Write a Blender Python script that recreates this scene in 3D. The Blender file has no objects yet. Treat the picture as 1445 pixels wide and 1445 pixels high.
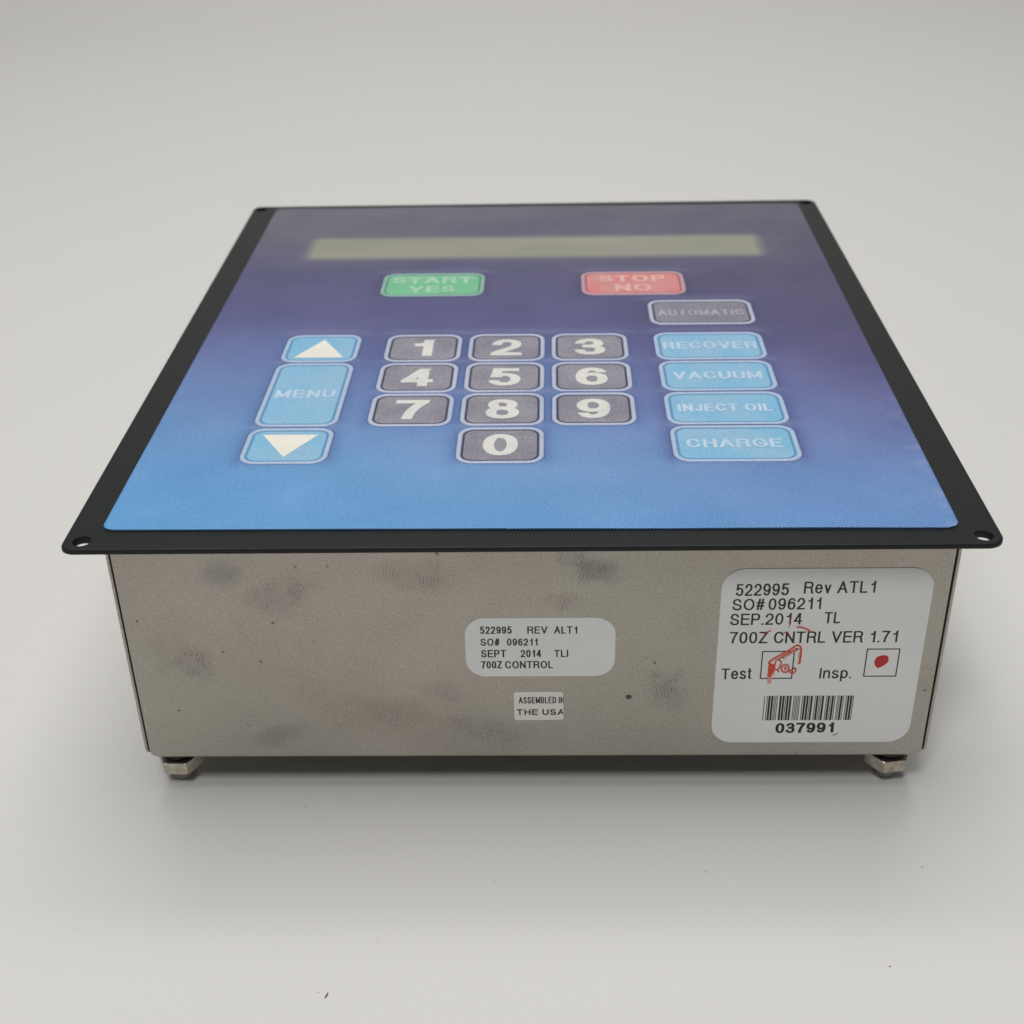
import bpy, bmesh, math, random
import numpy as np
from mathutils import Matrix, Vector

S = bpy.context.scene
COL = S.collection
random.seed(4)
RNG = np.random.default_rng(7)
PI = math.pi
MM = 0.001
HT = 74.9            # height of the faceplate's top above the table, mm

# ------------------------------------------------------------------ camera
cam_d = bpy.data.cameras.new('camera')
cam = bpy.data.objects.new('camera', cam_d)
COL.objects.link(cam)
S.camera = cam
a, b, c = 0.53659, 0.02876, -0.02213
Rx = np.array([[1, 0, 0], [0, math.sin(a), -math.cos(a)], [0, math.cos(a), math.sin(a)]])
Rz = lambda t: np.array([[math.cos(t), -math.sin(t), 0], [math.sin(t), math.cos(t), 0], [0, 0, 1]])
M3 = Rz(b) @ Rx @ Rz(c)
M = Matrix([list(r) + [0] for r in M3] + [[0, 0, 0, 1]])
M.translation = Vector((0.00357, -0.23933, 0.15103 + HT * MM))
cam.matrix_world = M
cam_d.sensor_width = 36
cam_d.lens = 1895.95 / 1445 * 36
cam_d.clip_start = 0.01
cam_d.clip_end = 50
cam_d.dof.use_dof = True
cam_d.dof.focus_distance = 0.305
cam_d.dof.aperture_fstop = 22

# ------------------------------------------------------------------ light
w = bpy.data.worlds.new('World')
S.world = w
w.use_nodes = True
bg = w.node_tree.nodes['Background']
bg.inputs[0].default_value = (0.84, 0.93, 1.0, 1)
bg.inputs[1].default_value = 0.06

def area(name, loc, target, size, power, col, size_y=None):
    d = bpy.data.lights.new(name, 'AREA')
    d.shape = 'RECTANGLE'
    d.size = size
    d.size_y = size_y or size
    d.energy = power
    d.color = col
    o = bpy.data.objects.new(name, d)
    COL.objects.link(o)
    o.location = loc
    o.rotation_euler = (Vector(target) - Vector(loc)).to_track_quat('-Z', 'Y').to_euler()
    return o
area('overhead_softbox', (-0.06, 0.16, 1.30), (-0.06, 0.16, 0), 1.1, 9.7, (1.0, 0.998, 0.995), 1.0)
area('front_lamp', (-0.12, -0.55, 1.08), (0, 0.0, 0.03), 0.24, 4.1, (1.0, 0.998, 0.995))
area('backdrop_fill', (0.0, 0.75, 1.5), (0, 1.25, 0.0), 1.2, 5.0, (1.0, 0.998, 0.995), 0.5)  # added lamp, makes up for falloff on the far sweep

S.view_settings.view_transform = 'Standard'
S.view_settings.look = 'None'
S.view_settings.exposure = 0
S.view_settings.gamma = 1

# ------------------------------------------------------------------ helpers
def lin(c):
    return tuple((x / 255 / 12.92) if x / 255 <= 0.04045 else ((x / 255 + 0.055) / 1.055) ** 2.4 for x in c) + (1,)

def mat(name, col=(0.5, 0.5, 0.5, 1), rough=0.5, metal=0.0, spec=0.5):
    m = bpy.data.materials.new(name)
    m.use_nodes = True
    p = m.node_tree.nodes['Principled BSDF']
    p.inputs['Base Color'].default_value = col
    p.inputs['Roughness'].default_value = rough
    p.inputs['Metallic'].default_value = metal
    p.inputs['Specular IOR Level'].default_value = spec
    return m

class N:
    """small node-building helper"""
    def __init__(s, m):
        s.t = m.node_tree
        s.p = s.t.nodes['Principled BSDF']
    def new(s, typ, **kw):
        n = s.t.nodes.new(typ)
        for k, v in kw.items():
            setattr(n, k, v)
        return n
    def link(s, a, b):
        s.t.links.new(a, b)
    def coord(s, scale=(1, 1, 1), loc=(0, 0, 0), rot=(0, 0, 0)):
        tc = s.new('ShaderNodeTexCoord')
        mp = s.new('ShaderNodeMapping')
        mp.inputs['Scale'].default_value = scale
        mp.inputs['Location'].default_value = loc
        mp.inputs['Rotation'].default_value = rot
        s.link(tc.outputs['Object'], mp.inputs['Vector'])
        return mp.outputs['Vector']
    def noise(s, vec, scale, detail=3, rough=0.5, dist=0.0):
        n = s.new('ShaderNodeTexNoise')
        n.inputs['Scale'].default_value = scale
        n.inputs['Detail'].default_value = detail
        n.inputs['Roughness'].default_value = rough
        n.inputs['Distortion'].default_value = dist
        s.link(vec, n.inputs['Vector'])
        return n.outputs['Fac']
    def rng(s, val, a, b, c=0, d=1):
        n = s.new('ShaderNodeMapRange')
        n.interpolation_type = 'SMOOTHSTEP'
        for i, x in enumerate((a, b, c, d)):
            n.inputs[i + 1].default_value = x
        s.link(val, n.inputs[0])
        return n.outputs[0]
    def math(s, op, a, b=None, clamp=False):
        n = s.new('ShaderNodeMath', operation=op, use_clamp=clamp)
        for i, x in enumerate((a, b)):
            if x is None: continue
            if isinstance(x, (int, float)): n.inputs[i].default_value = x
            else: s.link(x, n.inputs[i])
        return n.outputs[0]
    def mix(s, fac, a, b, blend='MIX'):
        n = s.new('ShaderNodeMix', data_type='RGBA', blend_type=blend)
        for i, x in ((0, fac), (6, a), (7, b)):
            if isinstance(x, (int, float, tuple)): n.inputs[i].default_value = x
            else: s.link(x, n.inputs[i])
        return n.outputs[2]
    def bump(s, h, strength, dist):
        n = s.new('ShaderNodeBump')
        n.inputs['Strength'].default_value = strength
        n.inputs['Distance'].default_value = dist
        s.link(h, n.inputs['Height'])
        s.link(n.outputs[0], s.p.inputs['Normal'])

ROOTLOC = Vector((0, 0.115, 0))
def build(name, verts, faces, m, parent=None, smooth=False, sub=False, kind=None, label=None):
    """verts in mm, world axes with z = 0 at the faceplate's top"""
    me = bpy.data.meshes.new(name)
    v = [(x * MM, y * MM, (z + HT) * MM) for x, y, z in verts]
    me.from_pydata(v, [], faces)
    bm = bmesh.new(); bm.from_mesh(me)
    bmesh.ops.recalc_face_normals(bm, faces=bm.faces)
    bm.to_mesh(me); bm.free()
    if smooth:
        me.polygons.foreach_set('use_smooth', [True] * len(me.polygons))
    me.materials.append(m)
    o = bpy.data.objects.new(name, me)
    COL.objects.link(o)
    if parent is not None:
        o.parent = parent
        if not sub:
            o.location = -ROOTLOC
    if kind: o['kind'] = kind
    if label: o['label'] = label
    return o

def rrect(x0, x1, y0, y1, r, n=8):
    """rounded rectangle outline, counter-clockwise; r one radius or four (bl, br, tr, tl)"""
    if not isinstance(r, (tuple, list)): r = (r,) * 4
    P = []
    for (cx, cy, a0, q) in ((x0 + r[0], y0 + r[0], PI, r[0]), (x1 - r[1], y0 + r[1], 1.5 * PI, r[1]),
                            (x1 - r[2], y1 - r[2], 0, r[2]), (x0 + r[3], y1 - r[3], .5 * PI, r[3])):
        if q <= 0:
            P.append((cx, cy)); continue
        for i in range(n + 1):
            t = a0 + .5 * PI * i / n
            P.append((cx + q * math.cos(t), cy + q * math.sin(t)))
    return P

def loft(rings, cap=True):
    """rings: lists of 3D points of equal length"""
    V = [p for r in rings for p in r]
    n = len(rings[0]); F = []
    for k in range(len(rings) - 1):
        for i in range(n):
            j = (i + 1) % n
            F.append((k * n + i, k * n + j, (k + 1) * n + j, (k + 1) * n + i))
    if cap:
        F.append(tuple(range(n))[::-1])
        F.append(tuple((len(rings) - 1) * n + i for i in range(n)))
    return V, F

def merge(*vf):
    V = []; F = []
    for v, f in vf:
        k = len(V); V += v; F += [tuple(i + k for i in q) for q in f]
    return V, F

# ------------------------------------------------------------------ letter shapes (strokes with a flat pen)
G = {
 '0': (.76, ['M.5,1 C.84,1 1,.78 1,.5 C1,.22 .84,0 .5,0 C.16,0 0,.22 0,.5 C0,.78 .16,1 .5,1 z']),
 '1': (.44, ['M1,0 L1,1', 'M0,.73 L.25,.74 C.62,.77 .86,.83 1,.98']),
 '2': (.76, ['M.02,.66 C.02,.88 .2,1 .5,1 C.8,1 .97,.88 .97,.71 C.97,.5 .7,.42 .4,.27 C.17,.16 .04,.1 .01,0 L1,0']),
 '3': (.76, ['M.02,.74 C.05,.91 .22,1 .48,1 C.76,1 .93,.9 .93,.76 C.93,.6 .75,.53 .38,.53', 'M.4,.53 C.8,.53 1,.45 1,.27 C1,.1 .8,0 .48,0 C.2,0 .02,.1 0,.28']),
 '4': (.78, ['M1,.26 L0,.26 L.72,1 L.76,.96', 'M.76,1 L.76,0']),
 '5': (.76, ['M.92,1 L.18,1 L.07,.47 C.2,.61 .35,.65 .5,.65 C.82,.65 1,.53 1,.33 C1,.12 .8,0 .48,0 C.2,0 .03,.1 0,.26']),
 '6': (.76, ['M.96,.77 C.9,.92 .76,1 .53,1 C.15,1 0,.72 0,.42 C0,.14 .2,0 .5,0 C.82,0 1,.12 1,.32 C1,.52 .82,.63 .53,.63 C.25,.63 .05,.52 .02,.36']),
 '9': (.76, ['M.04,.23 C.1,.08 .24,0 .47,0 C.85,0 1,.28 1,.58 C1,.86 .8,1 .5,1 C.18,1 0,.88 0,.68 C0,.48 .18,.37 .47,.37 C.75,.37 .95,.48 .98,.64']),
 '7': (.76, ['M0,1 L1,1 L.98,.95 C.66,.68 .44,.4 .38,0']),
 '8': (.76, ['M.5,1 C.78,1 .92,.9 .92,.77 C.92,.62 .76,.54 .5,.54 C.24,.54 .08,.62 .08,.77 C.08,.9 .22,1 .5,1 z', 'M.5,.54 C.82,.54 1,.44 1,.27 C1,.1 .82,0 .5,0 C.18,0 0,.1 0,.27 C0,.44 .18,.54 .5,.54 z']),
 'A': (.94, ['M0,0 L.5,1 L1,0', 'M.17,.33 L.83,.33']),
 'B': (.84, ['M0,0 L0,1 L.56,1 C.82,1 .94,.9 .94,.76 C.94,.62 .82,.54 .56,.54 L0,.54', 'M.5,.54 C.86,.54 1,.44 1,.27 C1,.1 .86,0 .56,0 L0,0']),
 'C': (.92, ['M.96,.68 C.9,.9 .74,1 .51,1 C.2,1 0,.8 0,.5 C0,.2 .2,0 .51,0 C.78,0 .95,.13 1,.36']),
 'D': (.88, ['M0,0 L0,1 L.42,1 C.8,1 1,.82 1,.5 C1,.18 .8,0 .42,0 z']),
 'E': (.80, ['M1,1 L0,1 L0,0 L1,0', 'M0,.53 L.94,.53']),
 'G': (.96, ['M.95,.7 C.88,.9 .74,1 .52,1 C.2,1 0,.8 0,.5 C0,.2 .2,0 .5,0 C.74,0 .92,.12 1,.26 L1,.47 L.55,.47']),
 'H': (.86, ['M0,0 L0,1', 'M1,0 L1,1', 'M0,.53 L1,.53']),
 'I': (0, ['M.5,0 L.5,1']),
 'J': (.66, ['M1,1 L1,.28 C1,.08 .8,0 .5,0 C.2,0 0,.1 0,.34']),
 'L': (.70, ['M0,1 L0,0 L1,0']),
 'M': (1.02, ['M0,0 L0,1 L.5,.06 L1,1 L1,0']),
 'N': (.86, ['M0,0 L0,1 L1,0 L1,1']),
 'O': (.98, ['M.5,1 C.8,1 1,.8 1,.5 C1,.2 .8,0 .5,0 C.2,0 0,.2 0,.5 C0,.8 .2,1 .5,1 z']),
 'P': (.82, ['M0,0 L0,1 L.6,1 C.88,1 1,.88 1,.73 C1,.56 .88,.46 .6,.46 L0,.46']),
 'R': (.88, ['M0,0 L0,1 L.6,1 C.86,1 .97,.9 .97,.75 C.97,.6 .86,.51 .6,.51 L0,.51', 'M.6,.51 C.86,.51 .92,.4 .93,.22 C.93,.1 .95,.04 1,0']),
 'S': (.84, ['M.94,.71 C.9,.92 .72,1 .48,1 C.2,1 .05,.89 .05,.74 C.05,.56 .3,.54 .5,.49 C.76,.44 1,.42 1,.25 C1,.08 .8,0 .5,0 C.2,0 .02,.1 0,.31']),
 'T': (.84, ['M0,1 L1,1', 'M.5,1 L.5,0']),
 'U': (.86, ['M0,1 L0,.36 C0,.1 .2,0 .5,0 C.8,0 1,.1 1,.36 L1,1']),
 'V': (.92, ['M0,1 L.5,0 L1,1']),
 'Y': (.92, ['M0,1 L.5,.42 L1,1', 'M.5,.45 L.5,0']),
 'Z': (.82, ['M0,1 L1,1 L0,0 L1,0']),
 '#': (.74, ['M.12,0 L.38,1', 'M.62,0 L.88,1', 'M.02,.66 L1,.66', 'M0,.34 L.96,.34']),
 '.': (0, ['M.5,0 L.5,.03']),
 'e': (.70, ['M.02,.39 L1,.39 C1,.6 .8,.76 .5,.76 C.2,.76 0,.6 0,.37 C0,.15 .2,0 .5,0 C.75,0 .92,.08 .98,.22']),
 'v': (.66, ['M0,.76 L.5,0 L1,.76']),
 's': (.64, ['M.93,.56 C.9,.7 .72,.76 .48,.76 C.2,.76 .05,.68 .05,.56 C.05,.43 .3,.41 .5,.37 C.76,.33 1,.31 1,.19 C1,.06 .8,0 .5,0 C.2,0 .02,.07 0,.22']),
 't': (.38, ['M.42,.97 L.42,.16 C.42,.02 .6,0 .98,.01', 'M0,.75 L.95,.75']),
 'n': (.64, ['M0,0 L0,.76', 'M0,.5 C.12,.68 .3,.76 .55,.76 C.85,.76 1,.66 1,.46 L1,0']),
 'p': (.68, ['M0,.76 L0,-.3', 'M0,.38 C0,.6 .2,.76 .5,.76 C.8,.76 1,.6 1,.38 C1,.16 .8,0 .5,0 C.2,0 0,.16 0,.38']),
}
def parse(d, n=9):
    tok = d.replace('M', ' M ').replace('L', ' L ').replace('C', ' C ').split()
    P = []; i = 0; closed = False
    pt = lambda s: tuple(float(q) for q in s.split(','))
    while i < len(tok):
        t = tok[i]
        if t in 'ML': P.append(pt(tok[i + 1])); i += 2
        elif t == 'C':
            p0 = P[-1]; p1, p2, p3 = pt(tok[i + 1]), pt(tok[i + 2]), pt(tok[i + 3]); i += 4
            for k in range(1, n + 1):
                u = k / n; v = 1 - u
                P.append(tuple(v**3 * p0[j] + 3 * v * v * u * p1[j] + 3 * v * u * u * p2[j] + u**3 * p3[j] for j in (0, 1)))
        else: closed = True; i += 1
    if closed and math.dist(P[0], P[-1]) < 1e-6: P.pop()
    return P, closed

def ribbon(P, closed, hx, hy, top=None, z=0.0):
    """flat pen stroke with half widths hx (upright strokes) and hy (level strokes)"""
    n = len(P)
    if not closed and n > 2:            # break the stroke at sharp corners
        for i in range(1, n - 1):
            a, p, b = P[i - 1], P[i], P[i + 1]
            d1 = math.dist(a, p) or 1e-9; d2 = math.dist(p, b) or 1e-9
            if ((p[0] - a[0]) * (b[0] - p[0]) + (p[1] - a[1]) * (b[1] - p[1])) / (d1 * d2) < .75 and top is not None:
                return merge(ribbon(P[:i + 1], False, hx, hy, top, z), ribbon(P[i:], False, hx, hy, top, z + .003))
    L = []; Rr = []
    for i in range(n):
        a = P[i - 1] if (i > 0 or closed) else None
        b = P[(i + 1) % n] if (i < n - 1 or closed) else None
        p = P[i]; ds = []
        if a is not None:
            d = math.dist(a, p) or 1e-9; ds.append(((p[0] - a[0]) / d, (p[1] - a[1]) / d))
        if b is not None:
            d = math.dist(p, b) or 1e-9; ds.append(((b[0] - p[0]) / d, (b[1] - p[1]) / d))
        if len(ds) == 1:
            dx, dy = ds[0]
            ox, oy = -dy * hx, dx * hy
            if abs(dx) < .93 and abs(dy) > .37: ox = -(hx if dy > 0 else -hx) / max(abs(dy), .62) * 1.0; oy = 0     # slanted strokes keep their level thickness
            tgt = None
            if top is not None and abs(dy) > .37:
                tgt = 0 if 0 <= p[1] < hy * 1.5 else (top if p[1] > top - hy * 1.5 else None)
            sgn = -1 if a is None else 1
            for q, s in ((L, 1), (Rr, -1)):
                x, y = p[0] + s * ox, p[1] + s * oy
                if tgt is not None: x += dx / dy * (tgt - y); y = tgt
                elif top is not None and abs(dx) > .93: x += sgn * (hx if dx > 0 else -hx) * EXT[0]
                q.append((x, y))
            continue
        nx, ny = -(ds[0][1] + ds[1][1]), ds[0][0] + ds[1][0]
        ll = math.hypot(nx, ny) or 1e-9
        nx, ny = nx / ll, ny / ll
        k = min(1 / max(-nx * ds[0][1] + ny * ds[0][0], .1), 1.6)
        for q, s in ((L, 1), (Rr, -1)):
            q.append((p[0] + s * nx * hx * k, p[1] + s * ny * hy * k))
    V = [(x, y, z + i * .0012) for i, (x, y) in enumerate(L)] + [(x, y, z + i * .0012) for i, (x, y) in enumerate(Rr)]
    m = n if closed else n - 1
    F = [(i, (i + 1) % n, n + (i + 1) % n, n + i) for i in range(m)]
    return V, F
EXT = [1.0]

def text_geo(s, hx, hy, gap=.13, wscale=1.0):
    """glyph faces in cap-height units, returned with the total width"""
    x = 0; V = []; F = []; zz = 0
    for ch in s:
        if ch == ' ':
            x += .42 * wscale; continue
        wd, st = G[ch]
        if ch == '1' and x > 0: x += .14 * wscale
        wd = max(wd * wscale, 2 * hx)
        for d in st:
            P, cl = parse(d)
            Q = [(x + hx + p[0] * (wd - 2 * hx), (hy + p[1] * (1 - 2 * hy)) if p[1] >= 0 else p[1]) for p in P]
            if ch == '.': Q = [(x + hx, 0), (x + hx, 2.1 * hy)]
            v, f = ribbon(Q, cl, hx, hy, top=1.0 if ch not in '.' else None, z=zz)
            zz = zz + 0.004 if zz < .02 else 0.0
            k = len(V); V += v; F += [tuple(i + k for i in q) for q in f]
        x += wd + gap
        if ch == '1': x += .08 * wscale
    if s and s[-1] == '1': x -= .08 * wscale
    return V, F, x - gap

def lettering(name, s, x0, v0, x1, v1, h, hx, hy, m, parent, plane, gap=.13, clip=None):
    """fit text between two baseline points; plane maps (x, v, out) to 3D mm"""
    L = math.hypot(x1 - x0, v1 - v0)
    V, F, wd = text_geo(s, hx, hy, gap)
    # the width scale is met by stretching letters, keeping the pen
    ws = 1.0
    for _ in range(6):
        ws *= (L / h) / wd
        V, F, wd = text_geo(s, hx, hy, gap * ws, ws)
    ux, uv = (x1 - x0) / L, (v1 - v0) / L
    P = []
    for x, y, z in V:
        xx = x * h
        if clip is not None: xx = min(xx, clip)
        P.append(plane(x0 + xx * ux - y * h * uv, v0 + xx * uv + y * h * ux, z))
    return build(name, P, F, m, parent, sub=True)

# ------------------------------------------------------------------ materials
# white sheet with faint specks
m_paper = mat('white_sheet', lin((224, 221, 216)), 0.55, spec=0.35)
n = N(m_paper)
co = n.coord()
sp = n.new('ShaderNodeTexVoronoi'); sp.inputs['Scale'].default_value = 110; sp.inputs['Randomness'].default_value = 1
n.link(co, sp.inputs['Vector'])
keep = n.rng(n.noise(co, 23, 2), .50, .58)
spot = n.math('MULTIPLY', n.rng(sp.outputs['Distance'], .035, .06, 1, 0), keep)
tone = n.mix(n.noise(co, 3.0, 2), lin((221, 219, 215)), lin((223, 220, 215)))
n.link(n.mix(n.math('MULTIPLY', spot, .22), tone, lin((120, 112, 104))), n.p.inputs['Base Color'])
n.bump(n.noise(co, 900, 2), .06, .0004)

m_plate = mat('black_powder_coat', (0.010, 0.0115, 0.012, 1), 0.44, spec=0.24)
n = N(m_plate)
co = n.coord()
n.bump(n.noise(co, 2600, 2), .22, .00012)
fl = n.rng(n.noise(co, 700, 2), .70, .78)
n.link(n.mix(n.math('MULTIPLY', fl, .12), (0.011, 0.0125, 0.013, 1), (.10, .12, .12, 1)), n.p.inputs['Base Color'])

# printed, lightly grained film: artwork, painted sheen and display glow share a colour attribute
m_film = mat('printed_film', rough=0.5, spec=0.5)
n = N(m_film)
at = n.new('ShaderNodeAttribute', attribute_name='artwork')
co = n.coord()
g1 = n.noise(co, 1500, 3, .6)
n.link(n.mix(.16, at.outputs['Color'], n.mix(n.rng(g1, .3, .7), (0, 0, 0, 1), (1, 1, 1, 1)), 'SOFT_LIGHT'), n.p.inputs['Base Color'])
n.bump(g1, .30, .00010)
n.p.inputs['Roughness'].default_value = .47

def film(name, col, col2=None, grain=.2, scratch=0.0):
    m = mat(name, lin(col), .47)
    n = N(m); co = n.coord()
    c0 = n.mix(n.rng(n.noise(co, 90, 3), .35, .65), lin(col), lin(col2 or col))
    g = n.noise(co, 1500, 3, .6)
    base = n.mix(grain, c0, n.mix(n.rng(g, .3, .7), (0, 0, 0, 1), (1, 1, 1, 1)), 'SOFT_LIGHT')
    if scratch:
        st = n.coord((60, 1400, 400), rot=(0, 0, .05))
        base = n.mix(n.math('MULTIPLY', n.rng(n.noise(st, 1, 3, .7, 1.5), .55, .75), scratch), base, lin((168, 165, 172)))
    n.link(base, n.p.inputs['Base Color'])
    n.bump(g, .3, .0001)
    return m
m_kblue = film('key_blue', (126, 184, 216), (144, 186, 214))
m_kgrey = film('key_grey', (146, 143, 153), (131, 127, 140), .28, .4)
m_kdark = film('key_dark_grey', (136, 133, 144), (126, 123, 135), .28, .2)
m_kgreen = film('key_green', (110, 190, 142), (130, 192, 154))
m_kred = film('key_red', (214, 126, 124), (210, 142, 138))
m_rimblue = film('rim_pale_blue', (170, 194, 220), (178, 192, 218))
m_rimgrey = film('rim_pale_lilac', (188, 193, 212), (178, 190, 212))
m_rimgreen = film('rim_pale_green', (146, 182, 172))
m_rimred = film('rim_pale_pink', (192, 158, 168))
m_groovegrey = mat('groove_plum', lin((58, 52, 78)), .5)
m_grooveblue = mat('groove_blue', lin((84, 142, 186)), .5)
m_groovegreen = mat('groove_green', lin((70, 140, 108)), .5)
m_groovered = mat('groove_red', lin((170, 84, 92)), .5)
m_digit = film('print_ivory', (224, 222, 214), (214, 213, 207), .2)
m_arrow = film('print_warm_white', (240, 235, 222), (234, 230, 218), .15)
m_textblue = film('print_pale_blue', (196, 215, 231), (184, 208, 229), .2)
m_textgrey = film('print_grey', (176, 172, 184), (166, 162, 174), .2)
m_textgreen = film('print_pale_green', (170, 210, 182), (158, 206, 174), .2)
m_textred = film('print_pale_rose', (230, 184, 176), (224, 174, 168), .2)
m_lcd = mat('display_film', lin((142, 144, 122)), .45)
n = N(m_lcd); co = n.coord()
n.link(n.mix(n.rng(n.noise(n.coord((14, 40, 1)), 1, 3), .3, .7), lin((141, 141, 127)), lin((152, 150, 136))), n.p.inputs['Base Color'])
n.bump(n.noise(co, 1500, 3, .6), .3, .0001)

m_ink = mat('black_ink', lin((28, 28, 32)), .5)
m_label = mat('label_paper', lin((218, 219, 215)), .42, spec=.5)
n = N(m_label); co = n.coord()
n.link(n.mix(n.rng(n.noise(co, 60, 4), .3, .7), lin((234, 236, 233)), lin((239, 239, 236))), n.p.inputs['Base Color'])
m_label2 = mat('label_paper_warm', lin((238, 235, 227)), .45)
m_pen = mat('red_marker', lin((222, 70, 42)), .5)
m_pendark = mat('dark_red_marker', lin((196, 28, 36)), .45)
m_penwash = mat('faint_red_marker', lin((226, 160, 140)), .5)
m_zinc = mat('zinc_nut', lin((200, 194, 180)), .36, metal=.85)
n = N(m_zinc); co = n.coord()
n.link(n.mix(n.rng(n.noise(co, 500, 4), .35, .7), lin((208, 201, 186)), lin((176, 166, 148))), n.p.inputs['Base Color'])
m_bolt = mat('bolt_steel', lin((206, 203, 198)), .42, metal=.4)
m_black = mat('black_washer', (0.01, 0.01, 0.012, 1), .5)

# worn sheet steel with handling marks; marks as (x, z, half width, half height, turn, kind)
def steel(name, marks=True):
    m = mat(name, lin((176, 168, 156)), .42, metal=.8)
    n = N(m)
    co = n.coord()
    cloud = n.rng(n.noise(co, 22, 5, .6, .6), .3, .7)
    cloud2 = n.rng(n.noise(n.coord((1, 1, 1), (3, 1, 2)), 9, 3), .35, .65)
    base = n.mix(cloud, lin((166, 158, 149)), lin((183, 176, 167)))
    base = n.mix(n.math('MULTIPLY', cloud2, .55), base, lin((170, 169, 158)))
    fine = n.noise(co, 1700, 3, .7)
    base = n.mix(.19, base, n.mix(n.rng(fine, .3, .7), (0, 0, 0, 1), (1, 1, 1, 1)), 'SOFT_LIGHT')
    sp = n.new('ShaderNodeTexVoronoi'); sp.inputs['Scale'].default_value = 260
    n.link(co, sp.inputs['Vector'])
    spk = n.math('MULTIPLY', n.rng(sp.outputs['Distance'], .07, .12, 1, 0), n.rng(n.noise(co, 60, 2), .525, .60))
    base = n.mix(n.math('MULTIPLY', spk, .6), base, lin((52, 46, 42)))
    spb = n.new('ShaderNodeTexVoronoi'); spb.inputs['Scale'].default_value = 330
    n.link(n.coord(loc=(.37, .2, .11)), spb.inputs['Vector'])
    spl = n.math('MULTIPLY', n.rng(spb.outputs['Distance'], .06, .11, 1, 0), n.rng(n.noise(n.coord(loc=(.7, 0, .3)), 40, 2), .5, .58))
    base = n.mix(n.math('MULTIPLY', spl, .35), base, lin((226, 220, 206)))
    rough = n.math('ADD', n.math('MULTIPLY', cloud, .10), .30)
    bumph = fine
    if marks:
        for (x, z, rx, rz, turn, kind, amt) in (
                (-68, -11, 6, 4.5, .2, 'blue', .40), (-54.7, -15.5, 11, 6, -.3, 'print', .50), (-57, -19, 9, 6, .3, 'grey', .22),
                (-24.5, -12, 12, 5, .15, 'print', .42), (12.8, -9.5, 8, 5, .5, 'print', .62), (14, -10, 5, 3.4, .0, 'blue', .38),
                (-77, -35, 5, 6, .5, 'print', .50), (-82, -33, 7, 7, -.5, 'print', .25), (8, -19.5, 6, 3.5, .2, 'print', .42), (32, -44, 6, 8, -.4, 'print', .58),
                (-60, -57, 9, 4, -.4, 'blue', .36), (-8, -56, 14, 5, .2, 'print', .38), (36, -25, 6, 5, 1.2, 'print', .22),
                (-32, -50, 14, 6, .1, 'print', .22), (-20, -44, 6, 3.5, .3, 'grey', .22), (95, -40, 6, 16, 1.3, 'print', .22)):
            y0 = 7.0
            mp = n.new('ShaderNodeMapping', vector_type='TEXTURE')
            tc = n.new('ShaderNodeTexCoord')
            n.link(tc.outputs['Object'], mp.inputs['Vector'])
            mp.inputs['Location'].default_value = (x * MM, y0 * MM, (z + HT) * MM)
            mp.inputs['Rotation'].default_value = (0, turn, 0)
            mp.inputs['Scale'].default_value = (rx * MM, .05, rz * MM)
            ln = n.new('ShaderNodeVectorMath', operation='LENGTH')
            n.link(mp.outputs[0], ln.inputs[0])
            edge = n.math('ADD', ln.outputs['Value'], n.math('MULTIPLY', n.math('SUBTRACT', n.noise(co, 190, 3), .5), 1.1))
            mask = n.rng(edge, .25, 1.1, 1, 0)
            if kind == 'print':
                wv = n.new('ShaderNodeTexWave', wave_type='BANDS', bands_direction='X')
                wv.inputs['Scale'].default_value = rx * 0.38
                wv.inputs['Distortion'].default_value = 7
                wv.inputs['Detail'].default_value = 1.5
                wv.inputs['Detail Scale'].default_value = 1.1
                n.link(mp.outputs[0], wv.inputs['Vector'])
                r = n.rng(wv.outputs['Fac'], .45, .95)
                r = n.math('MULTIPLY', r, n.rng(n.noise(co, 300, 3), .42, .62))
                fac = n.math('MULTIPLY', n.math('MULTIPLY', mask, n.math('ADD', n.math('MULTIPLY', r, .8), .3)), amt * .95)
                base = n.mix(fac, base, lin((88, 81, 78)))
            else:
                base = n.mix(n.math('MULTIPLY', mask, amt * .85), base, lin((108, 112, 122)) if kind == 'blue' else lin((124, 120, 118)))
    n.link(base, n.p.inputs['Base Color'])
    n.link(rough, n.p.inputs['Roughness'])
    b1 = n.new('ShaderNodeBump'); b1.inputs['Strength'].default_value = .10; b1.inputs['Distance'].default_value = .00012
    n.link(bumph, b1.inputs['Height'])
    b2 = n.new('ShaderNodeBump'); b2.inputs['Strength'].default_value = .5; b2.inputs['Distance'].default_value = .0006
    n.link(n.noise(co, 28, 2), b2.inputs['Height']); n.link(b1.outputs[0], b2.inputs['Normal'])
    n.link(b2.outputs[0], n.p.inputs['Normal'])
    return m
m_steel = steel('worn_sheet_steel')
m_edge = steel('sheet_steel_edge', False)

# ------------------------------------------------------------------ the setting: one white sweep
def sweep():
    prof = [(-1500, -HT), (-400, -HT), (-150, -HT), (150, -HT), (500, -HT), (950, -HT)]
    R = 420
    for i in range(1, 17):
        t = .5 * PI * i / 16
        prof.append((950 + R * math.sin(t), -HT + R - R * math.cos(t)))
    prof.append((950 + R, 1900))
    xs = [-2000, -800, -300, 0, 300, 800, 2000]
    V = [(x, y, z) for y, z in prof for x in xs]
    k = len(xs)
    F = [(r * k + i, r * k + i + 1, (r + 1) * k + i + 1, (r + 1) * k + i) for r in range(len(prof) - 1) for i in range(k - 1)]
    o = build('backdrop', V, F, m_paper, smooth=True, kind='structure')
    o['label'] = 'plain white sheet under and behind the control box'
sweep()

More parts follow.
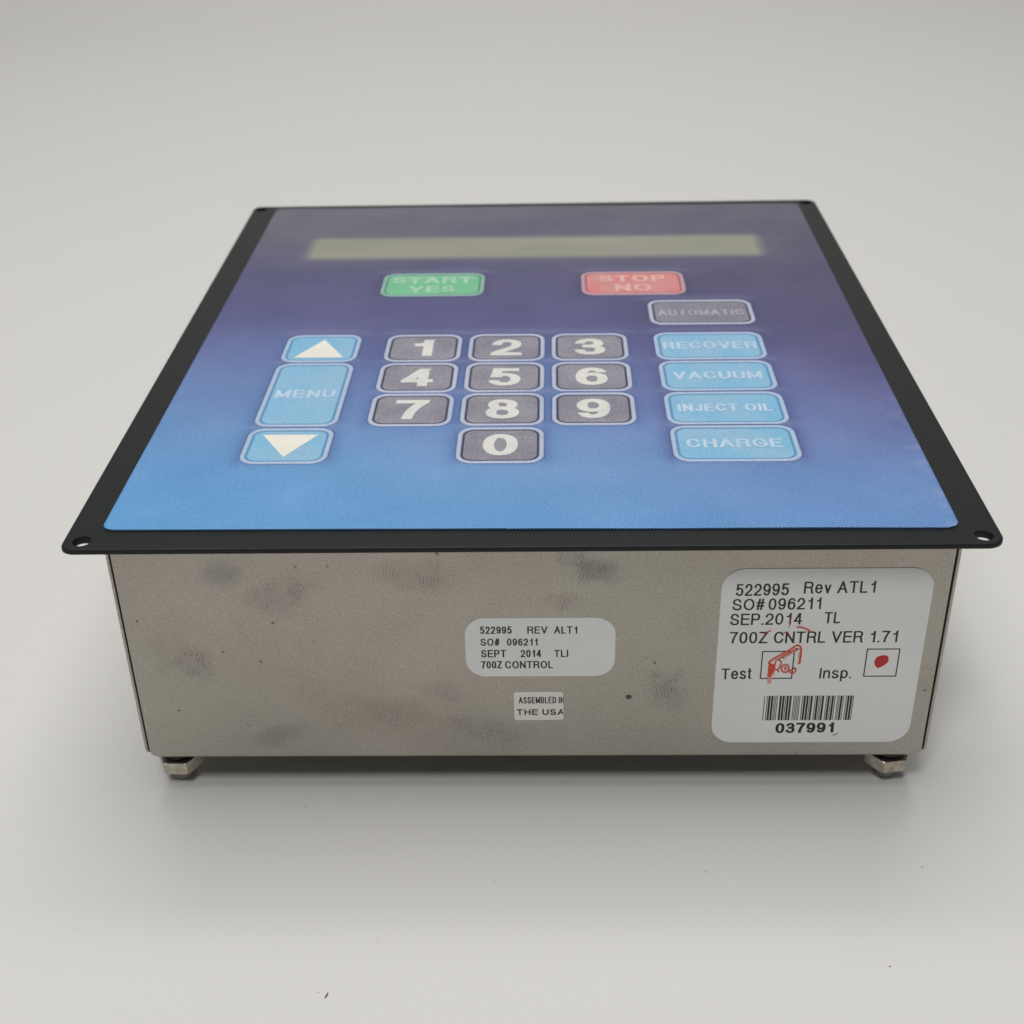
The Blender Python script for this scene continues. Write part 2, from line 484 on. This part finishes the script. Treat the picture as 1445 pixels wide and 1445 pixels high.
# ------------------------------------------------------------------ the control unit
root = bpy.data.objects.new('control_box', None)
COL.objects.link(root)
root.location = ROOTLOC
root.empty_display_size = .05
root['label'] = 'steel control box with black rimmed blue keypad panel and white stickers on its front'
root['category'] = 'control box'

# faceplate with four real screw holes
def faceplate():
    x0, x1, y0, y1 = -100, 100, 0, 230.6
    out = rrect(x0, x1, y0, y1, (2.6, 3.4, 3.0, 2.6), 7)
    holes = [(-95.9, 3.55), (96.1, 3.45), (96.6, 227.4), (-97.0, 227.4)]
    T = 1.35
    bm = bmesh.new()
    def ring(P, z): return [bm.verts.new((x, y, z)) for x, y in P]
    def inset(P, d):
        cx, cy = (x0 + x1) / 2, (y0 + y1) / 2
        return [(cx + (x - cx) * (1 - d / 100), cy + (y - cy) * (1 - d / 115.3)) for x, y in P]
    r_top = ring(inset(out, .3), 0); r_a = ring(inset(out, .08), -.1); r_b = ring(out, -.35); r_c = ring(out, -T + .3); r_d = ring(inset(out, .25), -T)
    hr = []
    for hx_, hy_ in holes:
        C = [(hx_ + math.cos(-2 * PI * i / 28), hy_ + math.sin(-2 * PI * i / 28)) for i in range(28)]
        sc = lambda r: [(hx_ + (x - hx_) * r, hy_ + (y - hy_) * r) for x, y in C]
        hr.append((ring(sc(2.02), 0), ring(sc(1.93), -.12), ring(sc(2.5), -T), ring(sc(1.9), -T - .4), ring(sc(2.4), -T - .4)))
    def strip(A, B):
        n_ = len(A)
        for i in range(n_):
            bm.faces.new((A[i], A[(i + 1) % n_], B[(i + 1) % n_], B[i]))
    strip(r_top, r_a); strip(r_a, r_b); strip(r_b, r_c); strip(r_c, r_d)
    for h in hr: strip(h[0], h[1]); strip(h[1], h[3]); strip(h[3], h[4]); strip(h[4], h[2])
    for outer, k in ((r_top, 0), (r_d, 2)):
        es = []
        loops = [outer] + [h[k] for h in hr]
        for lp in loops:
            for i in range(len(lp)):
                es.append(bm.edges.get((lp[i], lp[(i + 1) % len(lp)])) or bm.edges.new((lp[i], lp[(i + 1) % len(lp)])))
        bmesh.ops.triangle_fill(bm, use_beauty=True, edges=es)
    bmesh.ops.recalc_face_normals(bm, faces=bm.faces)
    V = [tuple(v.co) for v in bm.verts]
    bm.verts.index_update()
    F = [tuple(v.index for v in f.verts) for f in bm.faces]
    bm.free()
    build('faceplate', V, F, m_plate, root)
faceplate()

# keys: (kind, text, x0, x1, y0, y1)
TH = -0.00672
KEYS = []
for i, r in enumerate(('123', '456', '789')):
    for j, ch in enumerate(r):
        xc = (-29.65, -6.65, 16.25)[j]
        yc = (102.5, 83.3, 64.3)[i]
        KEYS.append(('digit', ch, xc - 10.5, xc + 10.5, yc - 9.2, yc + 9.2))
KEYS.append(('digit', '0', -17.05, 3.9, 35.9, 54.3))
KEYS += [('up', '', -68.4, -47.5, 93.5, 112.0), ('menu', 'MENU', -68.4, -47.4, 55.2, 92.8), ('down', '', -68.4, -47.4, 36.1, 54.4),
         ('start', 'START', -46.3, -14.8, 140.9, 159.9), ('stop', 'STOP', 14.9, 46.4, 140.7, 159.9),
         ('auto', 'AUTOMATIC', 34.0, 64.2, 117.6, 136.0), ('func', 'RECOVER', 34.1, 64.2, 93.5, 111.9),
         ('func', 'VACUUM', 34.2, 64.2, 74.2, 92.7), ('func', 'INJECT OIL', 34.2, 64.3, 55.1, 73.5), ('func', 'CHARGE', 34.3, 64.4, 36.2, 54.6)]
LCD = (-73.6, 73.7, 174.2, 195.4)
ca, sa = math.cos(TH), math.sin(TH)
def ov(x, y, z):     # film coordinates to the unit's: the film sits a hair askew on the plate
    y -= 115
    return (x * ca - y * sa, x * sa + y * ca + 115, z)
ZF = 0.42            # top of the film above the plate

def sdf(X, Y, x0, x1, y0, y1, r):
    qx = np.abs(X - (x0 + x1) / 2) - ((x1 - x0) / 2 - r)
    qy = np.abs(Y - (y0 + y1) / 2) - ((y1 - y0) / 2 - r)
    return np.hypot(np.maximum(qx, 0), np.maximum(qy, 0)) + np.minimum(np.maximum(qx, qy), 0) - r

def clouds(X, Y, scale, octs=4, seed=1):
    rg = np.random.default_rng(seed); out = np.zeros_like(X); amp = 1; tot = 0
    for o in range(octs):
        for _ in range(6):
            th = rg.uniform(0, 2 * PI); ph = rg.uniform(0, 2 * PI); k = 2 * PI / scale * 2 ** o * rg.uniform(.6, 1.4)
            out += amp * np.sin(k * (X * math.cos(th) + Y * math.sin(th)) + ph + 1.3 * np.sin(k * .6 * (Y * math.cos(th) - X * math.sin(th)) + ph * 2))
        tot += amp * 2.4; amp *= .55
    return out / tot

def membrane():
    x0, x1, y0, y1, r = -92.1, 92.65, 6.97, 225.9, 2.4
    nx, ny = 463, 460
    u = np.linspace(-1, 1, nx); v = np.linspace(0, 1, ny)
    ys = y0 + (y1 - y0) * v
    hw = np.full(ny, (x1 - x0) / 2)
    d0 = np.minimum(ys - y0, y1 - ys); k = d0 < r
    hw[k] -= r - np.sqrt(np.maximum(r * r - (r - d0[k]) ** 2, 0))
    X = (x0 + x1) / 2 + u[None, :] * hw[:, None]
    Y = np.repeat(ys[:, None], nx, 1).copy()
    # sheared right half of the front edge has tiny teeth from the cutter
    tooth = ((np.arange(nx) % 2) * .32) * (X[0] > -4) * (X[0] < 90)
    Y[0] -= tooth
    # printed artwork; the greyer far rows paint in the matte sheen
    ty = [0, 10, 36, 58, 80, 100, 125, 160, 200, 230]
    Lc = [(84, 156, 214), (86, 156, 212), (94, 150, 206), (98, 142, 196), (98, 128, 182), (92, 106, 160), (82, 84, 134), (78, 77, 118), (94, 92, 110), (104, 102, 114)]
    Cc = [(88, 148, 206), (92, 150, 206), (106, 152, 204), (106, 138, 194), (104, 118, 176), (88, 92, 148), (80, 80, 132), (78, 76, 116), (90, 88, 108), (98, 96, 112)]
    Rc = [(90, 136, 196), (94, 138, 198), (100, 130, 188), (98, 112, 166), (90, 92, 144), (80, 76, 124), (76, 72, 112), (76, 72, 108), (88, 84, 106), (96, 92, 110)]
    warp = Y + 6 * clouds(X, Y, 90, 2, 5)
    t = (X - x0) / (x1 - x0)
    C = np.zeros(X.shape + (3,))
    for ch in range(3):
        l = np.interp(warp, ty, [c_[ch] for c_ in Lc]); m_ = np.interp(warp, ty, [c_[ch] for c_ in Cc]); r_ = np.interp(warp, ty, [c_[ch] for c_ in Rc])
        C[..., ch] = np.where(t < .5, l + (m_ - l) * t * 2, m_ + (r_ - m_) * (t - .5) * 2)
    cl = clouds(X, Y, 46, 4, 9) ; cl2 = clouds(X, Y, 26, 3, 12)
    C += cl[..., None] * np.array([5, 4, 3]) + cl2[..., None] * np.array([3, 1, 2])
    lift = np.zeros_like(X)
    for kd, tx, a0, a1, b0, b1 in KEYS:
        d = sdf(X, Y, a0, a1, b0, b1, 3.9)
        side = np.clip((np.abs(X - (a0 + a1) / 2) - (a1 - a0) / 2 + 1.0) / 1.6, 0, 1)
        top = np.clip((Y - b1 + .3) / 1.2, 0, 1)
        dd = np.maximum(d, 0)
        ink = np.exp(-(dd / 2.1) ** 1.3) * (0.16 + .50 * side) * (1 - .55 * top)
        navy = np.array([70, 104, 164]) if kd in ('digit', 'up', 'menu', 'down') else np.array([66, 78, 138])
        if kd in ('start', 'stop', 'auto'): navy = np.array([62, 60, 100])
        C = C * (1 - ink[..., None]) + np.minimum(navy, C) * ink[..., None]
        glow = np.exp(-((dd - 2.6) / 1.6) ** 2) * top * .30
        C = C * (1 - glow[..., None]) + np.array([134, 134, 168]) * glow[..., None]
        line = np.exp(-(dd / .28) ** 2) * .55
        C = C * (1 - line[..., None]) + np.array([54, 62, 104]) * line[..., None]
        lift += .10 * np.exp(-(dd / 1.2) ** 2)
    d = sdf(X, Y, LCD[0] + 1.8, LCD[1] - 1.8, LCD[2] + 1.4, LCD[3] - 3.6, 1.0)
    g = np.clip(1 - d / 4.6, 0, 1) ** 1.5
    halo = np.exp(-np.maximum(d - 2, 0) / 6.0) * .30  # diffuse light bleed around the display, painted into the film colour
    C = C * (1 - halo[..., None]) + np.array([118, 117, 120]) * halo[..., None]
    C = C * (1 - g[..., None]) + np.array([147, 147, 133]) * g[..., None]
    # wear: pale rubbed edge on the right side
    rub = np.exp(-((x1 - X) / 3.0)) * np.clip(clouds(X, Y, 9, 4, 21) + .25, 0, 1) * np.clip((95 - Y) / 60, 0, 1) * .55
    C = C * (1 - rub[..., None]) + np.array([150, 160, 190]) * rub[..., None]
    C = C + (C.mean(-1, keepdims=True) - C) * .07
    C = np.clip(C, 0, 255) / 255
    C = np.where(C <= .04045, C / 12.92, ((C + .055) / 1.055) ** 2.4)
    Z = ZF + lift * .6 + .05 * clouds(X, Y, 60, 2, 3)
    dl = d
    for kd, tx, a0, a1, b0, b1 in KEYS:          # keep the film below the key plates
        Z = np.where(sdf(X, Y, a0, a1, b0, b1, 3.9) < -.2, ZF - .12, Z)
    Z = np.where(dl < 3, ZF - .02 - .1 * (dl < -.3), Z)
    yy = Y - 115
    WX = X * ca - yy * sa; WY = X * sa + yy * ca + 115
    co = np.stack([WX, WY, Z + HT], -1).reshape(-1, 3) * MM
    I = np.arange(nx * ny).reshape(ny, nx)
    Q = np.stack([I[:-1, :-1], I[:-1, 1:], I[1:, 1:], I[1:, :-1]], -1).reshape(-1, 4)
    # skirt
    rim = np.concatenate([I[0, :], I[1:, -1], I[-1, -2::-1], I[-2:0:-1, 0]])
    sk = co[rim].copy(); sk[:, 2] = (HT + .06) * MM
    base = nx * ny
    m_ = len(rim); j = (np.arange(m_) + 1) % m_
    Q2 = np.stack([rim, base + np.arange(m_), base + j, rim[j]], -1)
    allv = np.concatenate([co, sk]); allq = np.concatenate([Q, Q2])
    me = bpy.data.meshes.new('keypad_film')
    me.vertices.add(len(allv)); me.vertices.foreach_set('co', allv.ravel().astype(np.float32))
    me.loops.add(allq.size); me.loops.foreach_set('vertex_index', allq.ravel().astype(np.int32))
    me.polygons.add(len(allq)); me.polygons.foreach_set('loop_start', np.arange(0, allq.size, 4, dtype=np.int32))
    me.update(calc_edges=True)
    me.polygons.foreach_set('use_smooth', np.concatenate([np.ones(len(Q), bool), np.zeros(len(Q2), bool)]))
    col = np.ones((len(allv), 4), np.float32)
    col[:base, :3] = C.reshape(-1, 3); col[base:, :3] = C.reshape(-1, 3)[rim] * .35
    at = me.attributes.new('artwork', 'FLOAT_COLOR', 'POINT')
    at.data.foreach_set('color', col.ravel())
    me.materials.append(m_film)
    o = bpy.data.objects.new('keypad_film', me)
    COL.objects.link(o); o.parent = root; o.location = -ROOTLOC
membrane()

def off(x0, x1, y0, y1, r, d, z):
    P = rrect(x0 + d, x1 - d, y0 + d, y1 - d, max(r - d * .8, .6), 8)
    return [ov(x, y, z) for x, y in P]

def key(kd, tx, x0, x1, y0, y1):
    face, rim, groove, ink = {'digit': (m_kgrey, m_rimgrey, m_groovegrey, m_digit), 'auto': (m_kdark, m_rimgrey, m_groovegrey, m_textgrey),
        'start': (m_kgreen, m_rimgreen, m_groovegreen, m_textgreen), 'stop': (m_kred, m_rimred, m_groovered, m_textred)}.get(kd, (m_kblue, m_rimblue, m_grooveblue, m_textblue))
    lab = {'digit': 'grey key printed %s' % tx, 'up': 'blue key with a white triangle pointing up', 'down': 'blue key with a white triangle pointing down',
           'menu': 'tall blue key printed MENU', 'start': 'green key printed START YES', 'stop': 'red key printed STOP NO',
           'auto': 'dark grey key printed AUTOMATIC', 'func': 'blue key printed %s' % tx}[kd]
    R = 3.9
    o = 1.72
    V, F = loft([off(x0, x1, y0, y1, R, o - .1, ZF - .1), off(x0, x1, y0, y1, R, o, ZF + .05), off(x0, x1, y0, y1, R, o + .25, ZF + .10)])
    k = build('key', V, F, face, root, label=lab)
    V, F = loft([off(x0, x1, y0, y1, R, d, ZF + z) for d, z in ((0, -.1), (.03, .08), (.28, .22), (.6, .27), (.95, .22), (1.17, .06), (1.2, -.1))], cap=False)
    build('rim', V, F, rim, k, sub=True, smooth=True)
    V, F = loft([off(x0, x1, y0, y1, R, 1.14, ZF + .025), off(x0, x1, y0, y1, R, o + .02, ZF + .06)], cap=False)
    build('groove', V, F, groove, k, sub=True)
    zt = ZF + .13
    pl = lambda x, v, z: ov(x, v, zt + z)
    xc, yc = (x0 + x1) / 2, (y0 + y1) / 2
    if kd == 'digit':
        wd = 8.4 if tx != '1' else 5.2
        lettering('numeral', tx, xc - wd / 2, yc - 5.4, xc + wd / 2, yc - 5.4, 10.8, .125, .088, ink, k, pl)
    elif kd in ('up', 'down'):
        T = [(-6.9, -6.2), (6.8, -6.2), (0, 5.9)] if kd == 'up' else [(-6.9, 5.6), (0, -5.8), (6.8, 5.6)]
        V, F = loft([[pl(xc + a_, yc + b_, 0) for a_, b_ in T], [pl(xc + a_ * .99, yc + b_ * .99, .02) for a_, b_ in T]])
        build('arrow', V, F, m_arrow, k, sub=True)
    elif kd == 'menu':
        lettering('lettering', tx, xc - 7.8, 71.5, xc + 7.6, 71.5, 4.5, .095, .07, ink, k, pl, .2)
    elif kd in ('start', 'stop'):
        a0, a1, c0, c1, t2 = (-43.4, -18.6, -37.8, -23.6, 'YES') if kd == 'start' else (20.3, 40.6, 25.1, 36.0, 'NO')
        lettering('lettering', tx, a0, 151.3, a1, 151.3, 5.4, .12, .09, ink, k, pl, .16)
        lettering('lettering', t2, c0, 143.8, c1, 143.8, 5.4, .12, .09, ink, k, pl, .16)
    else:
        a0, a1, yb, h = {'AUTOMATIC': (36.6, 61.5, 124.4, 4.0), 'RECOVER': (36.4, 62.0, 100.6, 4.6), 'VACUUM': (37.6, 60.8, 81.2, 4.5),
                         'INJECT OIL': (37.3, 60.7, 62.3, 4.1), 'CHARGE': (37.8, 60.6, 43.1, 4.4)}[tx]
        lettering('lettering', tx, a0, yb, a1, yb, h, .095, .075, ink, k, pl, .16)
for q in KEYS: key(*q)

LW = (LCD[0] + 1.8, LCD[1] - 1.8, LCD[2] + 1.4, LCD[3] - 3.6)
V, F = loft([off(*LW, 1.2, .0, ZF - .1), off(*LW, 1.2, .05, ZF + .01), off(*LW, 1.2, .4, ZF + .015)])
build('display_window', V, F, m_lcd, root)

# steel enclosure ------------------------------------------------------------
YF, YB, XL, XR, HB = 7.0, 223.0, -92.96, 93.51, 63.86
TP = 1.35
def front_panel():
    x0, x1 = XL + 1.0, XR - 1.1
    rc = 1.8       # outline corner
    # outline in x,z of the front sheet, lofted back over a bend at the foot
    def ring(d, y, zb):
        P = rrect(x0 + d, x1 - d, -HB + zb, -TP, (rc, rc, 0, 0), 6)
        return [(x, y, z) for x, z in P]
    rings = [ring(.3, YF, 1.0), ring(.18, YF + .08, .55), ring(.08, YF + .35, .2), ring(0, YF + .8, 0), ring(0, YF + 1.2, 0)]
    V, F = loft(rings)
    build('front_panel', V, F, m_steel, root)
front_panel()
for s, xo in ((-1, XL), (1, XR)):
    xi = xo - s * .68
    a0, a1 = min(xo, xi), max(xo, xi)
    P = [(YF + .35, -TP), (YF + .35, -HB + 2.9)] + [(YF + .35 + 2.2 * (1 - math.cos(t)), -HB + .4 + 2.2 * (1 - math.sin(t))) for t in (.3, .7, 1.1, 1.57)] + [(YB - .5, -HB + .4), (YB - .5, -TP)]
    e = .12
    V, F = loft([[(a0, y + e, z) for y, z in P], [(a0 + e, y, z) for y, z in P], [(a1 - e, y, z) for y, z in P], [(a1, y + e, z) for y, z in P]])
    build('side_panel', V, F, m_edge, root)
def slab(name, x0, x1, y0, y1, z0, z1, m):
    V, F = loft([[(x0, y0, z0), (x1, y0, z0), (x1, y1, z0), (x0, y1, z0)], [(x0, y0, z1), (x1, y0, z1), (x1, y1, z1), (x0, y1, z1)]])
    return build(name, V, F, m, root)
slab('back_panel', XL + .9, XR - .9, YB - 1.2, YB, -HB + .4, -TP, m_edge)
slab('bottom_panel', XL + .95, XR - .95, YF + 1.25, YB - 1.25, -HB + .02, -HB + 1.2, m_edge)

# feet: studs with nuts under the four corners --------------------------------
def foot(cx, cy, turn, tilt=0.0):
    zt = -HB
    def circ(r, z, n_=24, dx=0): return [(cx + r * math.cos(2 * PI * i / n_), cy + r * math.sin(2 * PI * i / n_), z) for i in range(n_)]
    # threaded stud
    rings = []
    z = zt + .0
    r0 = 2.25
    rings.append(circ(r0 - .2, z))
    while z > -HT + .9:
        rings.append(circ(r0, z)); rings.append(circ(r0 - .38, z - .4)); z -= .8
    rings.append(circ(r0 + .05, -HT + .55)); rings.append(circ(r0 - .05, -HT + .25)); rings.append(circ(r0 - .5, -HT + .02))
    V, F = loft(rings)
    st = build('stud', V, F, m_bolt, root)
    # hex nut with chamfered corners
    def hexr(r, z, cham=0):
        P = []
        for i in range(6):
            for k_ in (-1, 0, 1):
                t = turn + PI / 3 * i + k_ * .13
                rr = r * (math.cos(PI / 6) / math.cos(PI / 6 - .13) if k_ else 1)
                rr = min(rr, r - cham)
                P.append((cx + rr * math.cos(t), cy + rr * math.sin(t), z + tilt * (rr * math.cos(t))))
        return P
    r = 5.6
    V, F = loft([hexr(r, -67.4, .35), hexr(r, -67.65, 0), hexr(r, -70.6, 0), hexr(r, -70.95, .5)])
    build('nut', V, F, m_zinc, st, sub=True)
    V, F = loft([circ(4.0, zt - .05), circ(4.2, zt - .5), circ(4.2, -66.7), circ(3.6, -67.2)])
    build('washer', V, F, m_black, st, sub=True)
foot(-86.9, 13.9, -62 * PI / 180); foot(86.5, 13.9, -110 * PI / 180)
foot(86.6, 214, .2); foot(-87.2, 214, .5)

# stickers --------------------------------------------------------------------
fp = lambda dz: (lambda x, v, z: (x, YF - dz - z * .6, v))
def sticker(x0, x1, z0, z1, r, m, label, turn=0.0):
    cx, cz = (x0 + x1) / 2, (z0 + z1) / 2
    def R_(P): return [(cx + (x - cx) * math.cos(turn) - (z - cz) * math.sin(turn), cz + (x - cx) * math.sin(turn) + (z - cz) * math.cos(turn)) for x, z in P]
    P0 = R_(rrect(x0, x1, z0, z1, r, 10)); P1 = R_(rrect(x0 + .05, x1 - .05, z0 + .05, z1 - .05, r - .05, 10))
    V, F = loft([[(x, YF - .01, z) for x, z in P0], [(x, YF - .09, z) for x, z in P0], [(x, YF - .12, z) for x, z in P1]])
    return build('sticker', V, F, m, root, label=label)

big = sticker(42.25, 88.6, -59.4, -10.35, 5.2, m_label, 'large white sticker with test boxes and barcode')
P3 = fp(.14)
for q in (("522995", 45.45, -17.49, 57.06, -17.33, 3.15), ("Rev ATL1", 60.33, -16.93, 75.94, -16.80, 3.12), ("SO#", 44.94, -21.35, 52.01, -21.27, 3.05), ("096211", 52.91, -21.28, 64.49, -21.11, 3.10),
          ("SEP.2014", 44.70, -25.38, 60.68, -25.24, 3.10), ("TL", 65.58, -25.02, 69.12, -24.98, 3.08), ("700Z CNTRL VER 1.71", 44.86, -30.43, 82.43, -30.28, 3.16),
          ("Test", 43.63, -40.58, 50.51, -40.49, 3.07), ("Insp.", 66.01, -40.44, 73.23, -40.41, 2.97)):
    lettering('lettering', q[0], *q[1:], .07, .062, m_ink, big, P3, .16)
lettering('lettering', "037991", 57.27, -56.58, 70.87, -56.40, 3.0, .115, .085, m_ink, big, P3, .11)

def frame(name, x0, x1, z0, z1, w_, parent):
    y = YF - .15
    O = [(x0, z0), (x1, z0), (x1, z1), (x0, z1)]; I = [(x0 + w_, z0 + w_), (x1 - w_, z0 + w_), (x1 - w_, z1 - w_), (x0 + w_, z1 - w_)]
    V = [(x, y, z) for x, z in O + I]
    build(name, V, [(i, (i + 1) % 4, 4 + (i + 1) % 4, 4 + i) for i in range(4)], m_ink, parent, sub=True)
frame('check_box', 52.45, 59.85, -40.5, -32.6, .27, big)
frame('check_box', 75.95, 83.5, -40.0, -32.05, .27, big)

def barcode():
    pat = {'0': '000110100', '1': '100100001', '3': '101100000', '7': '000100101', '9': '001100100', '*': '010010100'}
    s = '*037991*'; x = 0; bars = []
    for ch in s:
        for i, w_ in enumerate(pat[ch]):
            w2 = 2.8 if w_ == '1' else 1.0
            if i % 2 == 0: bars.append((x, x + w2))
            x += w2
        x += 1.0
    x -= 1.0
    V = []; F = []
    for a0, a1 in bars:
        u0, u1 = 53.95 + 20.6 * a0 / x, 53.95 + 20.6 * a1 / x
        k = len(V)
        V += [(u0, YF - .15, -52.68), (u1, YF - .15, -52.66), (u1, YF - .15, -45.46), (u0, YF - .15, -45.44)]
        F.append((k, k + 1, k + 2, k + 3))
    build('barcode', V, F, m_ink, big, sub=True)
barcode()

def smoothline(P, n_=6):
    if len(P) < 3: return P
    Q = []
    for i in range(len(P) - 1):
        p0 = P[max(i - 1, 0)]; p1 = P[i]; p2 = P[i + 1]; p3 = P[min(i + 2, len(P) - 1)]
        for k in range(n_):
            t = k / n_
            Q.append(tuple(.5 * (2 * p1[j] + (p2[j] - p0[j]) * t + (2 * p0[j] - 5 * p1[j] + 4 * p2[j] - p3[j]) * t * t + (3 * p1[j] - p0[j] - 3 * p2[j] + p3[j]) * t**3) for j in (0, 1)))
    Q.append(P[-1])
    return Q
def pen(name, strokes, wd, m, dy, parent):
    V = []; F = []
    for i, st in enumerate(strokes):
        w_ = wd[i] if isinstance(wd, list) else wd
        v, f = ribbon(smoothline(st), False, w_ / 2, w_ / 2)
        k = len(V); V += [(x, YF - dy - i * .004, z) for x, z, _ in v]; F += [tuple(a_ + k for a_ in q) for q in f]
    build(name, V, F, m, parent, sub=True)
pen('pen_scribble', [[(54.9, -36.6), (55.0, -38.2), (54.7, -39.6)], [(54.6, -39.6), (54.65, -40.9), (54.8, -41.8)], [(56.9, -34.6), (58.9, -33.1), (60.6, -31.9)], [(61.0, -33), (61.0, -35)]], [1.5, .9, .9, .5], m_penwash, .16, big)
pen('pen_scribble', [
 [(54.61, -36.23), (54.24, -35.81), (55.47, -34.56), (56.41, -33.84), (58.61, -32.3), (59.99, -31.08), (60.75, -31.25), (61.16, -32.11), (61.22, -33.77), (61.17, -35.43), (60.98, -36.26)],
 [(56.33, -34.88), (57.57, -33.74), (58.98, -32.82), (60.32, -32.0)], [(54.77, -36.23), (55.11, -37.28), (54.94, -38.33), (54.86, -39.38)],
 [(54.46, -36.43), (54.41, -37.9), (54.65, -40.01)], [(55.19, -36.23), (55.36, -37.28), (55.23, -38.75)],
 [(56.52, -35.19), (55.84, -34.98), (55.68, -36.02), (55.61, -37.28), (56.0, -37.91), (56.48, -37.7), (56.81, -36.66), (56.98, -35.61), (56.52, -35.19)],
 [(56.25, -37.91), (56.72, -38.59)], [(57.88, -36.45), (58.57, -36.67), (58.85, -37.51), (58.63, -38.35), (57.98, -38.6), (57.35, -38.13), (57.16, -37.29), (57.4, -36.66), (57.88, -36.45)],
 [(57.7, -37.29), (58.11, -37.19), (58.24, -37.71), (57.83, -37.82)], [(60.13, -37.41), (60.44, -37.73), (60.32, -38.57), (59.93, -38.88), (59.23, -38.6), (59.12, -38.24), (59.74, -37.72), (60.13, -37.41)],
 [(60.87, -35.43), (61.31, -35.64), (60.86, -36.26)],
 [(52.54, -27.8), (53.08, -27.29), (54.03, -26.85)], [(56.39, -27.58), (57.04, -27.42), (57.7, -27.52)], [(58.03, -23.69), (58.0, -25.3), (57.82, -26.07)], [(59.53, -25.96), (60.69, -26.02), (61.88, -26.54), (63.11, -27.36)]],
 [.42, .32, .6, .55, .45, .3, .3, .36, .3, .34, .3, .25, .18, .16, .34], m_pen, .19, big)
D = smoothline([(78.03, -35.65), (78.48, -34.47), (79.67, -33.95), (80.74, -34.09), (81.19, -35.01), (80.98, -36.06), (79.85, -37.12), (78.94, -37.46), (78.28, -36.71), (78.03, -35.65)])[:-1]
build('pen_dot', [(x, YF - .16, z) for x, z in D], [tuple(range(len(D)))], m_pendark, big, sub=True)
build('scuff', [(70.8, YF - .15, -57.2), (71.9, YF - .15, -56.6), (72.0, YF - .15, -56.75), (70.9, YF - .15, -57.4)], [(0, 1, 2, 3)], m_ink, big, sub=True)

small = sticker(-14.8, 19.2, -39.5, -23.15, 4.6, m_label, 'small white sticker printed 700Z CONTROL')
for q in (("522995", -11.32, -27.39, -4.18, -27.39, 2.01), ("REV", -0.66, -27.41, 3.88, -27.40, 1.98), ("ALT1", 5.37, -27.41, 10.57, -27.44, 2.0), ("SO#", -11.29, -30.71, -6.98, -30.70, 1.97),
          ("096211", -5.31, -30.71, 1.63, -30.71, 1.95), ("SEPT", -11.26, -33.99, -5.55, -33.99, 2.06), ("2014", -2.26, -34.00, 2.40, -33.99, 2.06), ("TLI", 5.35, -34.01, 8.57, -33.99, 2.02),
          ("700Z", -11.36, -37.14, -6.56, -37.13, 2.05), ("CONTROL", -5.89, -37.17, 5.07, -37.15, 2.06)):
    lettering('lettering', q[0], *q[1:], .082, .07, m_ink, small, P3, .16)
usa = sticker(-4.03, 7.5, -52.42, -44.12, .75, m_label2, 'tiny white sticker printed ASSEMBLED IN THE USA', .008)
lettering('lettering', "ASSEMBLED IN", -2.92, -47.39, 7.62, -47.37, 1.88, .07, .06, m_ink, usa, P3, .16, clip=10.4)
lettering('lettering', "THE USA", -3.42, -50.85, 7.72, -50.84, 1.72, .10, .085, m_ink, usa, P3, .2, clip=10.9)

# small round stain on the steel, built as a low disc
cx, cz = 22.6, -45.7
C0 = [(cx + .72 * math.cos(t * PI / 8), YF - .004, cz + .72 * math.sin(t * PI / 8)) for t in range(16)]
C1 = [(cx + .4 * math.cos(t * PI / 8), YF - .05, cz + .4 * math.sin(t * PI / 8)) for t in range(16)]
V, F = loft([C0, C1])
build('dark_spot', V, F, mat('dark_spot', lin((74, 76, 80)), .5), root, label='small dark round spot on the front')

# lint on the sheet -------------------------------------------------------------
m_lint = mat('brown_lint', lin((84, 66, 58)), .8)
def lint(pts, rad, label, name='lint'):
    rings = []
    for i, (x, y, z) in enumerate(pts):
        r = rad * (0.35 if i in (0, len(pts) - 1) else 1)
        rings.append([(x + r * math.cos(t * PI / 4) * .9, y + .0, z + r + r * math.sin(t * PI / 4)) if False else
                      (x + r * math.cos(t * PI / 4), y + r * .3 * math.cos(t * PI / 4), z + r + r * math.sin(t * PI / 4)) for t in range(8)])
    V, F = loft(rings)
    V = [(x, y, z - HT + .0) for x, y, z in V]
    cx_, cy_ = pts[0][0], pts[0][1]
    o = build(name, [(x - cx_, y - cy_, z) for x, y, z in V], F, m_lint)
    o.location = (cx_ * MM, cy_ * MM, 0)
    o['label'] = label; o['category'] = 'lint'; o['group'] = 'bits of lint lying on the white sheet'
lint([(-42.4, -54.3, 0), (-42.2, -53.9, 0), (-42.0, -53.3, 0), (-41.9, -52.8, 0)], .17, 'dark brown sliver of lint on the sheet at the lower left')
lint([(-44.0, -52.9, 0), (-43.9, -52.8, 0), (-43.8, -52.7, 0)], .1, 'faint speck just left of the dark brown sliver')
lint([(74.4, -46.1, 0), (74.6, -46.0, 0), (74.8, -45.9, 0)], .18, 'dark round speck on the sheet below the right foot')
lint([(87.9, -18.1, 0), (88.1, -18.0, 0), (88.3, -17.9, 0)], .15, 'tiny speck on the sheet right of and below the right foot')
